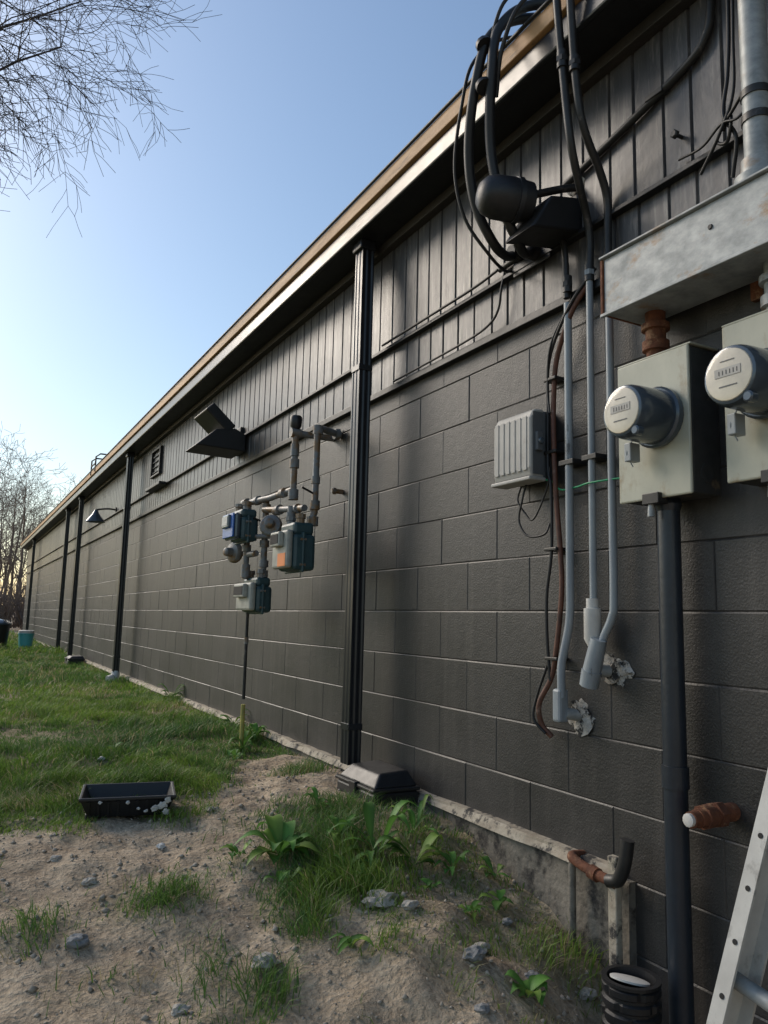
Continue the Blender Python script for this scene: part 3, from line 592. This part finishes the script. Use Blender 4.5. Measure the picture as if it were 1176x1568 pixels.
def npmesh(name,co,faces,mtl,smooth=False):
    k=faces.shape[1]; me=bpy.data.meshes.new(name); me.vertices.add(len(co)); me.vertices.foreach_set('co',co.astype(np.float32).ravel())
    me.loops.add(faces.size); me.loops.foreach_set('vertex_index',faces.astype(np.int32).ravel())
    me.polygons.add(len(faces)); me.polygons.foreach_set('loop_start',np.arange(0,faces.size,k,dtype=np.int32))
    me.update(calc_edges=True); me.validate()
    if smooth: me.polygons.foreach_set('use_smooth',np.ones(len(me.polygons),bool))
    me.materials.append(mtl); ob=bpy.data.objects.new(name,me); scn.collection.objects.link(ob); return ob
gr=npmesh('ground',co,q,M_ground,True)
gm=grass_d(X,Y).ravel(); gm=np.where(ins.ravel(),0,gm)
a=gr.data.attributes.new('gm','FLOAT','POINT'); a.data.foreach_set('value',gm.astype(np.float32))
# ------------------------------------------------------------------ grass
def blades(n,x0,x1,y0,y1,hm,wm):
    x=rng.uniform(x0,x1,n); y=rng.uniform(y0,y1,n)
    d=grass_d(x,y); keep=rng.random(n)<d*(.35+.9*vn(x,y,9,12)) 
    x=x[keep]; y=y[keep]; d=d[keep]; n=len(x)
    cl=vn(x,y,5,13)
    h=hm*(.35+.9*cl**1.5*1.6)*rng.uniform(.5,1.3,n)*(.5+.5*d); w=wm*rng.uniform(.6,1.3,n)
    return x,y,h,w
def blade_mesh(sets,name):
    x=np.concatenate([s[0] for s in sets]); y=np.concatenate([s[1] for s in sets]); h=np.concatenate([s[2] for s in sets]); w=np.concatenate([s[3] for s in sets]); n=len(x)
    z=ground_z(x,y)-.004
    a=rng.uniform(0,2*np.pi,n); la=rng.uniform(0,2*np.pi,n)*.6+2*np.pi*vn(x,y,3.5,55)*1.2; ln=h*rng.uniform(.2,1.3,n)
    straw=(rng.random(n)<.45*(x>-.55)*(y<3.1)); h=np.where(straw,h*.25,h)
    wx,wy=np.cos(a)*w/2,np.sin(a)*w/2; lx,ly=np.cos(la)*ln,np.sin(la)*ln
    P=np.zeros((n,5,3))
    P[:,0]=np.stack([x-wx,y-wy,z],-1); P[:,1]=np.stack([x+wx,y+wy,z],-1)
    mx_,my_,mz=x+lx*.3,y+ly*.3,z+h*.6
    P[:,2]=np.stack([mx_+wx*.8,my_+wy*.8,mz],-1); P[:,3]=np.stack([mx_-wx*.8,my_-wy*.8,mz],-1)
    P[:,4]=np.stack([x+lx,y+ly,z+h*.95+straw*.006],-1)
    b=np.arange(n)[:,None]*5
    t=np.concatenate([b+np.array([0,1,2]),b+np.array([0,2,3]),b+np.array([3,2,4])],0)
    ob=npmesh(name,P.reshape(-1,3),t,M_grass)
    k=vn(x,y,3,14); r_=rng.random(n)
    c1=np.array([.085,.17,.03]); c2=np.array([.22,.33,.06]); c3=np.array([.42,.36,.20]); c4=np.array([.06,.15,.05])
    m=np.clip(k*.7+r_*.5-.1,0,1)[:,None]; col=c1*(1-m)+c2*m
    m4=(vn(x,y,1.2,15)>.6)[:,None]; col=np.where(m4,col*.5+c4*.5,col)
    dr=((rng.random(n)<.07+.25*(vn(x,y,2,16)>.66))|straw)[:,None]; col=np.where(dr,c3*(.6+.6*r_[:,None]),col)
    cc=np.concatenate([np.repeat(col,5,0),np.ones((n*5,1))],1)
    at=ob.data.attributes.new('col','FLOAT_COLOR','POINT'); at.data.foreach_set('color',cc.astype(np.float32).ravel())
    return ob
S=[blades(110000,-2.2,0,1.2,4.0,.075,.0034),blades(120000,-3.2,0,3.3,8,.06,.005),blades(70000,-4.5,0,8,15,.075,.009),blades(60000,-7,0,15,28,.10,.018),blades(30000,-14,14,27,60,.16,.05)]
blade_mesh(S,'grass')
# ------------------------------------------------------------------ weeds
def weed(x,y,n,L,wd,rise=.6,seed=0):
    rs=random.Random(seed); z=float(ground_z(x,y)); V=[];Fc=[];C=[]
    for i in range(n):
        a=2*math.pi*i/n*1.618*3+rs.uniform(-.3,.3); l=L*rs.uniform(.5,1.1); w=wd*rs.uniform(.7,1.2); up=rise*rs.uniform(.4,1.5)
        g=rs.uniform(.7,1.3); col=(.08*g,.18*g,.035*g) if rs.random()<.8 else (.15*g,.24*g,.045*g)
        m=8; b=len(V); ph=rs.uniform(0,6)
        for j in range(m+1):
            t=j/m; rr_=l*t*(1-.12*t); hz=l*up*math.sin(min(t*2.2,3.0)*.9)*.55+.01
            hz=hz-l*.25*t*t
            ww=w*(math.sin(math.pi*min(max((t-.12)/.88,0),1)**.8)*.9+.06)*(1+.12*math.sin(9*t+ph))
            cx_=x+math.cos(a)*rr_+.01*math.sin(ph+t*4); cy_=y+math.sin(a)*rr_; px,py=-math.sin(a),math.cos(a)
            V+=[(cx_-px*ww/2,cy_-py*ww/2,z+hz+ww*.18),(cx_,cy_,z+hz),(cx_+px*ww/2,cy_+py*ww/2,z+hz+ww*.18)]
            C+=[col,tuple(c*1.5 for c in col),col]
        for j in range(m):
            for q_ in range(2): Fc.append((b+3*j+q_,b+3*j+q_+1,b+3*j+q_+4,b+3*j+q_+3))
    ob=mk('weed_plant',V,Fc,M_leaf,None,True)
    at=ob.data.attributes.new('col','FLOAT_COLOR','POINT'); at.data.foreach_set('color',np.array([(*c,1) for c in C],np.float32).ravel())
weeds=[(-.80,2.66,16,.18,.06,.9),(-.48,2.56,12,.20,.038,1.3),(-.38,2.46,10,.16,.05,.9),(-.54,2.72,9,.13,.03,1.2),(-.42,1.78,11,.09,.042,.9),(-.27,2.40,9,.1,.03,1.0),(-.30,4.6,14,.15,.045,1.2),(-.12,4.9,12,.16,.045,1.3),(-.45,4.3,9,.12,.035,.9),(-.1,5.4,10,.14,.04,1.2),
 (-.85,2.5,9,.1,.03,.8),(-.62,2.5,10,.11,.035,.8),(-.2,2.2,8,.09,.03,.8),(-.5,3.05,8,.1,.03,1.0),(-.6,2.4,9,.1,.03,1.0),(-1.9,4.6,8,.12,.035,1.0),(-.12,2.35,8,.08,.025,1.0),(-1.0,4.9,9,.1,.035,.8),(-.1,7.2,10,.16,.04,1.2),(-.8,2.1,8,.09,.03,.7),(-.35,2.15,9,.08,.022,.8),(-.95,2.7,8,.09,.03,.8),(-.42,2.3,8,.07,.02,.9),(-.3,2.6,12,.14,.02,1.5)]
for i,w in enumerate(weeds): weed(*w,seed=i+3)
# ------------------------------------------------------------------ rocks & gravel
for i,(x,y,s,m_) in enumerate([(-.62,2.26,.052,M_rock),(-.57,2.17,.025,M_rock),(-1.05,2.13,.038,M_rock),(-.52,1.9,.032,M_rockd),(-.44,1.98,.026,M_rock),(-.35,1.86,.024,M_rockd),(-1.0,3.5,.04,M_rock),(-.15,1.85,.026,M_rock),(-1.42,2.75,.024,M_rock),(-1.30,2.05,.022,M_rock),(-1.5,2.4,.03,M_rockd),(-.25,2.1,.018,M_rockd),(-.1,1.7,.026,M_rock),(-.3,1.65,.02,M_rock),(-.6,1.75,.02,M_rockd),(-1.2,1.75,.02,M_rock),(-1.15,2.95,.016,M_white),(-1.5,2.95,.02,M_rock),(-.9,3.2,.02,M_rock),(-1.1,4.6,.02,M_white)]):
    z=float(ground_z(x,y)); lump('rock',(x,y,z+s*.2),(s,s*.8,s*.55),m_,None,i+2,3,.45)
n=5200; x=rng.uniform(-2.3,.0,n); y=rng.uniform(1.2,4.2,n); s=rng.uniform(.0015,.007,n)*rng.choice([.7,1,1,2.0],n)
x=np.concatenate([x,rng.uniform(-.12,-.03,500)]); y=np.concatenate([y,rng.uniform(3,12,500)]); s=np.concatenate([s,rng.uniform(.004,.012,500)]); n=len(x)
z=ground_z(x,y)+s*.2
O=np.array([(1,0,0),(-1,0,0),(0,1,0),(0,-1,0),(0,0,.7),(0,0,-.7)],float)
P=(O[None]*rng.uniform(.6,1.3,(n,6,3))+rng.uniform(-.25,.25,(n,6,3)))*s[:,None,None]+np.stack([x,y,z],-1)[:,None]
tf=np.array([(0,2,4),(2,1,4),(1,3,4),(3,0,4),(2,0,5),(1,2,5),(3,1,5),(0,3,5)])
npmesh('gravel',P.reshape(-1,3),(np.arange(n)[:,None,None]*6+tf[None]).reshape(-1,3),M_grav)
# ------------------------------------------------------------------ trees
def grow(segs,p,d,L,r,lev,rs,maxlev,droop=0.0,nseg=6):
    pts=[p]; dd=d.copy()
    for i in range(nseg):
        dd=(dd+Vector((rs.gauss(0,.13),rs.gauss(0,.13),rs.gauss(0,.11)-droop))).normalized()
        q=pts[-1]+dd*(L/nseg); r0=r*(1-.75*i/nseg); r1=r*(1-.75*(i+1)/nseg)
        segs.append((pts[-1],q,r0,r1)); pts.append(q)
        if lev<maxlev and i>=1:
            for _ in range(rs.choice([1,1,2]) if lev<maxlev-1 else rs.choice([1,2])):
                ax=dd.orthogonal().normalized(); ax=Matrix.Rotation(rs.uniform(0,6.28),3,dd)@ax
                nd=(dd*rs.uniform(.5,.9)+ax*rs.uniform(.5,.9)).normalized()
                grow(segs,q,nd,L*rs.uniform(.4,.62),r1*.62,lev+1,rs,maxlev,droop,max(3,nseg-1))
def seg_mesh(name,segs,mtl,rmin=.0015,sides=3):
    A_=np.array([s[0] for s in segs]); B_=np.array([s[1] for s in segs]); r0=np.maximum([s[2] for s in segs],rmin); r1=np.maximum([s[3] for s in segs],rmin)
    t=B_-A_; t/=np.linalg.norm(t,axis=1,keepdims=True)+1e-9; u=np.cross(t,np.array([.3,.5,.81])); u/=np.linalg.norm(u,axis=1,keepdims=True)+1e-9; w=np.cross(t,u)
    n=len(segs); P=np.zeros((n,2*sides,3))
    for j in range(sides):
        a=2*np.pi*j/sides; dv=u*np.cos(a)+w*np.sin(a); P[:,j]=A_+dv*r0[:,None]; P[:,sides+j]=B_+dv*r1[:,None]
    f=np.array([(j,(j+1)%sides,sides+(j+1)%sides,sides+j) for j in range(sides)])
    return npmesh(name,P.reshape(-1,3),(np.arange(n)[:,None,None]*2*sides+f[None]).reshape(-1,4),mtl)
rs=random.Random(21); segs=[]
base=Vector((-5.9,9.4,-.2)); top=base+Vector((.2,0,3.4)); segs+= [(base,base+Vector((.1,0,1.7)),.24,.2),(base+Vector((.1,0,1.7)),top,.2,.17)]
def limb(p,q,r,rs,droop,maxlev=3):
    d=q-p; L=d.length; pts=[p+d*t+Vector((0,0,math.sin(t*math.pi)*L*.08))+Vector((rs.gauss(0,.06),rs.gauss(0,.06),rs.gauss(0,.06)))*(0<t<1) for t in np.linspace(0,1,11)]
    for i in range(10):
        segs.append((pts[i],pts[i+1],r*(1-.085*i),r*(1-.085*(i+1))))
        if i>=2:
            for _ in range(3 if i>5 else 2):
                dd=(pts[i+1]-pts[i]).normalized(); ax=Matrix.Rotation(rs.uniform(0,6.28),3,dd)@dd.orthogonal().normalized()
                grow(segs,pts[i+1],(dd*.6+ax*.8).normalized(),L*rs.uniform(.15,.24),r*(1-.085*i)*.4,1,rs,maxlev,droop,5)
for q in [(-1.4,8.6,6.9),(-1.2,9.2,8.0),(-2.0,8.2,6.6),(-1.6,9.6,8.8),(-1.7,8.4,7.6),(-3.0,9.4,8.8),(-7.2,10.5,8.5),(-8.6,8.5,7.2),(-5.9,7.0,7.6),(-6.2,11.5,8.2)]:
    limb(top-Vector((0,0,rs.uniform(0,.9))),Vector(q),.06,rs,.05,3)
seg_mesh('bare_tree',segs,M_bark,.0028)
variants=[]
for v in range(5):
    rs=random.Random(50+v); sg=[]; H_=rs.uniform(8,11); p=Vector((0,0,-.5)); 
    d=Vector((rs.gauss(0,.05),0,1)).normalized(); pts=[p]; 
    for i in range(9):
        q=pts[-1]+(d+Vector((rs.gauss(0,.07),rs.gauss(0,.07),0))).normalized()*H_/9; r0=.14*(1-.1*i); r1=.14*(1-.1*(i+1)); sg.append((pts[-1],q,r0,r1)); pts.append(q)
        if i>=2:
            for _ in range(3):
                a=rs.uniform(0,6.28); nd=Vector((math.cos(a)*.75,math.sin(a)*.75,rs.uniform(.5,1.1))).normalized()
                grow(sg,q,nd,H_*.3*(1.1-.07*i),r1*.45,1,rs,3,-.03,4)
    o=seg_mesh('tree_variant_%d'%v,sg,M_bark2,.010); variants.append(o.data); bpy.data.objects.remove(o)
dt=group('distant_trees'); rs=random.Random(3)
for i in range(95):
    if i<45: x=rs.uniform(-4,14); y=rs.uniform(38,75)
    else: x=rs.uniform(-45,35); y=rs.uniform(42,85)
    o=bpy.data.objects.new('tree',rs.choice(variants)); scn.collection.objects.link(o); o.parent=dt
    s=rs.uniform(.65,1.0)*(y/55)**.6; o.location=(x,y,float(ground_z(x,y))); o.scale=(s,s,s); o.rotation_euler=(0,0,rs.uniform(0,6.28))
sg=[]; rs=random.Random(9)
for i in range(900):
    x=rs.uniform(-20,16); y=rs.uniform(34,46); p=Vector((x,y,float(ground_z(x,y)))); h=rs.uniform(.8,2.6)
    for _ in range(4):
        q=p+Vector((rs.gauss(0,.35),rs.gauss(0,.35),1)).normalized()*h; sg.append((p,q,.03,.01)); 
        for _ in range(2): sg.append((p.lerp(q,.5),p.lerp(q,.5)+Vector((rs.gauss(0,.4),rs.gauss(0,.4),rs.uniform(.2,.8)))*h*.5,.015,.008))
seg_mesh('undergrowth',sg,M_bark2,.008)
# ------------------------------------------------------------------ finalize group origins
for e in [o for o in scn.objects if o.type=='EMPTY' and o.name.split('.')[0]!='distant_trees']:
    pts=[]
    for c in e.children:
        if c.type=='MESH':
            n=len(c.data.vertices); arr=np.zeros(n*3,np.float32); c.data.vertices.foreach_get('co',arr); arr=arr.reshape(-1,3); pts+= [arr.min(0),arr.max(0)]
    if not pts: continue
    pts=np.array(pts); ctr=Vector(((pts.min(0)+pts.max(0))/2).tolist()); e.location=ctr
    for c in e.children: c.location=c.location-ctr
# ------------------------------------------------------------------ light
el=math.radians(32); az=math.radians(-28)
w=bpy.data.worlds.new('World'); scn.world=w; w.use_nodes=True; nt=w.node_tree; bg=nt.nodes['Background']
sky=nt.nodes.new('ShaderNodeTexSky'); sky.sky_type='NISHITA'; sky.sun_disc=False; sky.sun_elevation=el; sky.sun_rotation=az; sky.air_density=1.35; sky.dust_density=1.0; sky.ozone_density=2.6
nt.links.new(sky.outputs[0],bg.inputs[0]); bg.inputs[1].default_value=.15
sl=bpy.data.lights.new('sun','SUN'); sl.energy=3.0; sl.angle=math.radians(28); sl.color=(1,.88,.74); so=bpy.data.objects.new('sun',sl); scn.collection.objects.link(so)
sd=Vector((math.sin(az)*math.cos(el),math.cos(az)*math.cos(el),math.sin(el))); so.rotation_euler=sd.to_track_quat('Z','Y').to_euler(); so.location=sd*30
scn.view_settings.view_transform='Standard'; scn.view_settings.look='None'; scn.view_settings.exposure=0
# ------------------------------------------------------------------ camera
hd=math.radians(28.46);p=math.radians(7.9);r=math.radians(1.4)
F=Vector((math.sin(hd)*math.cos(p),math.cos(hd)*math.cos(p),math.sin(p)))
R0=Vector((math.cos(hd),-math.sin(hd),0));U0=R0.cross(F)
R=R0*math.cos(r)+U0*math.sin(r);U=U0*math.cos(r)-R0*math.sin(r)
cd=bpy.data.cameras.new('camera'); cam=bpy.data.objects.new('camera',cd); scn.collection.objects.link(cam)
Mx=Matrix((R,U,-F)).transposed().to_4x4(); Mx.translation=Vector((-1.87,0,.745)); cam.matrix_world=Mx
cd.sensor_fit='VERTICAL'; cd.sensor_height=24; cd.lens=1190/1568*24; cd.clip_start=.02; cd.clip_end=1000
scn.camera=cam
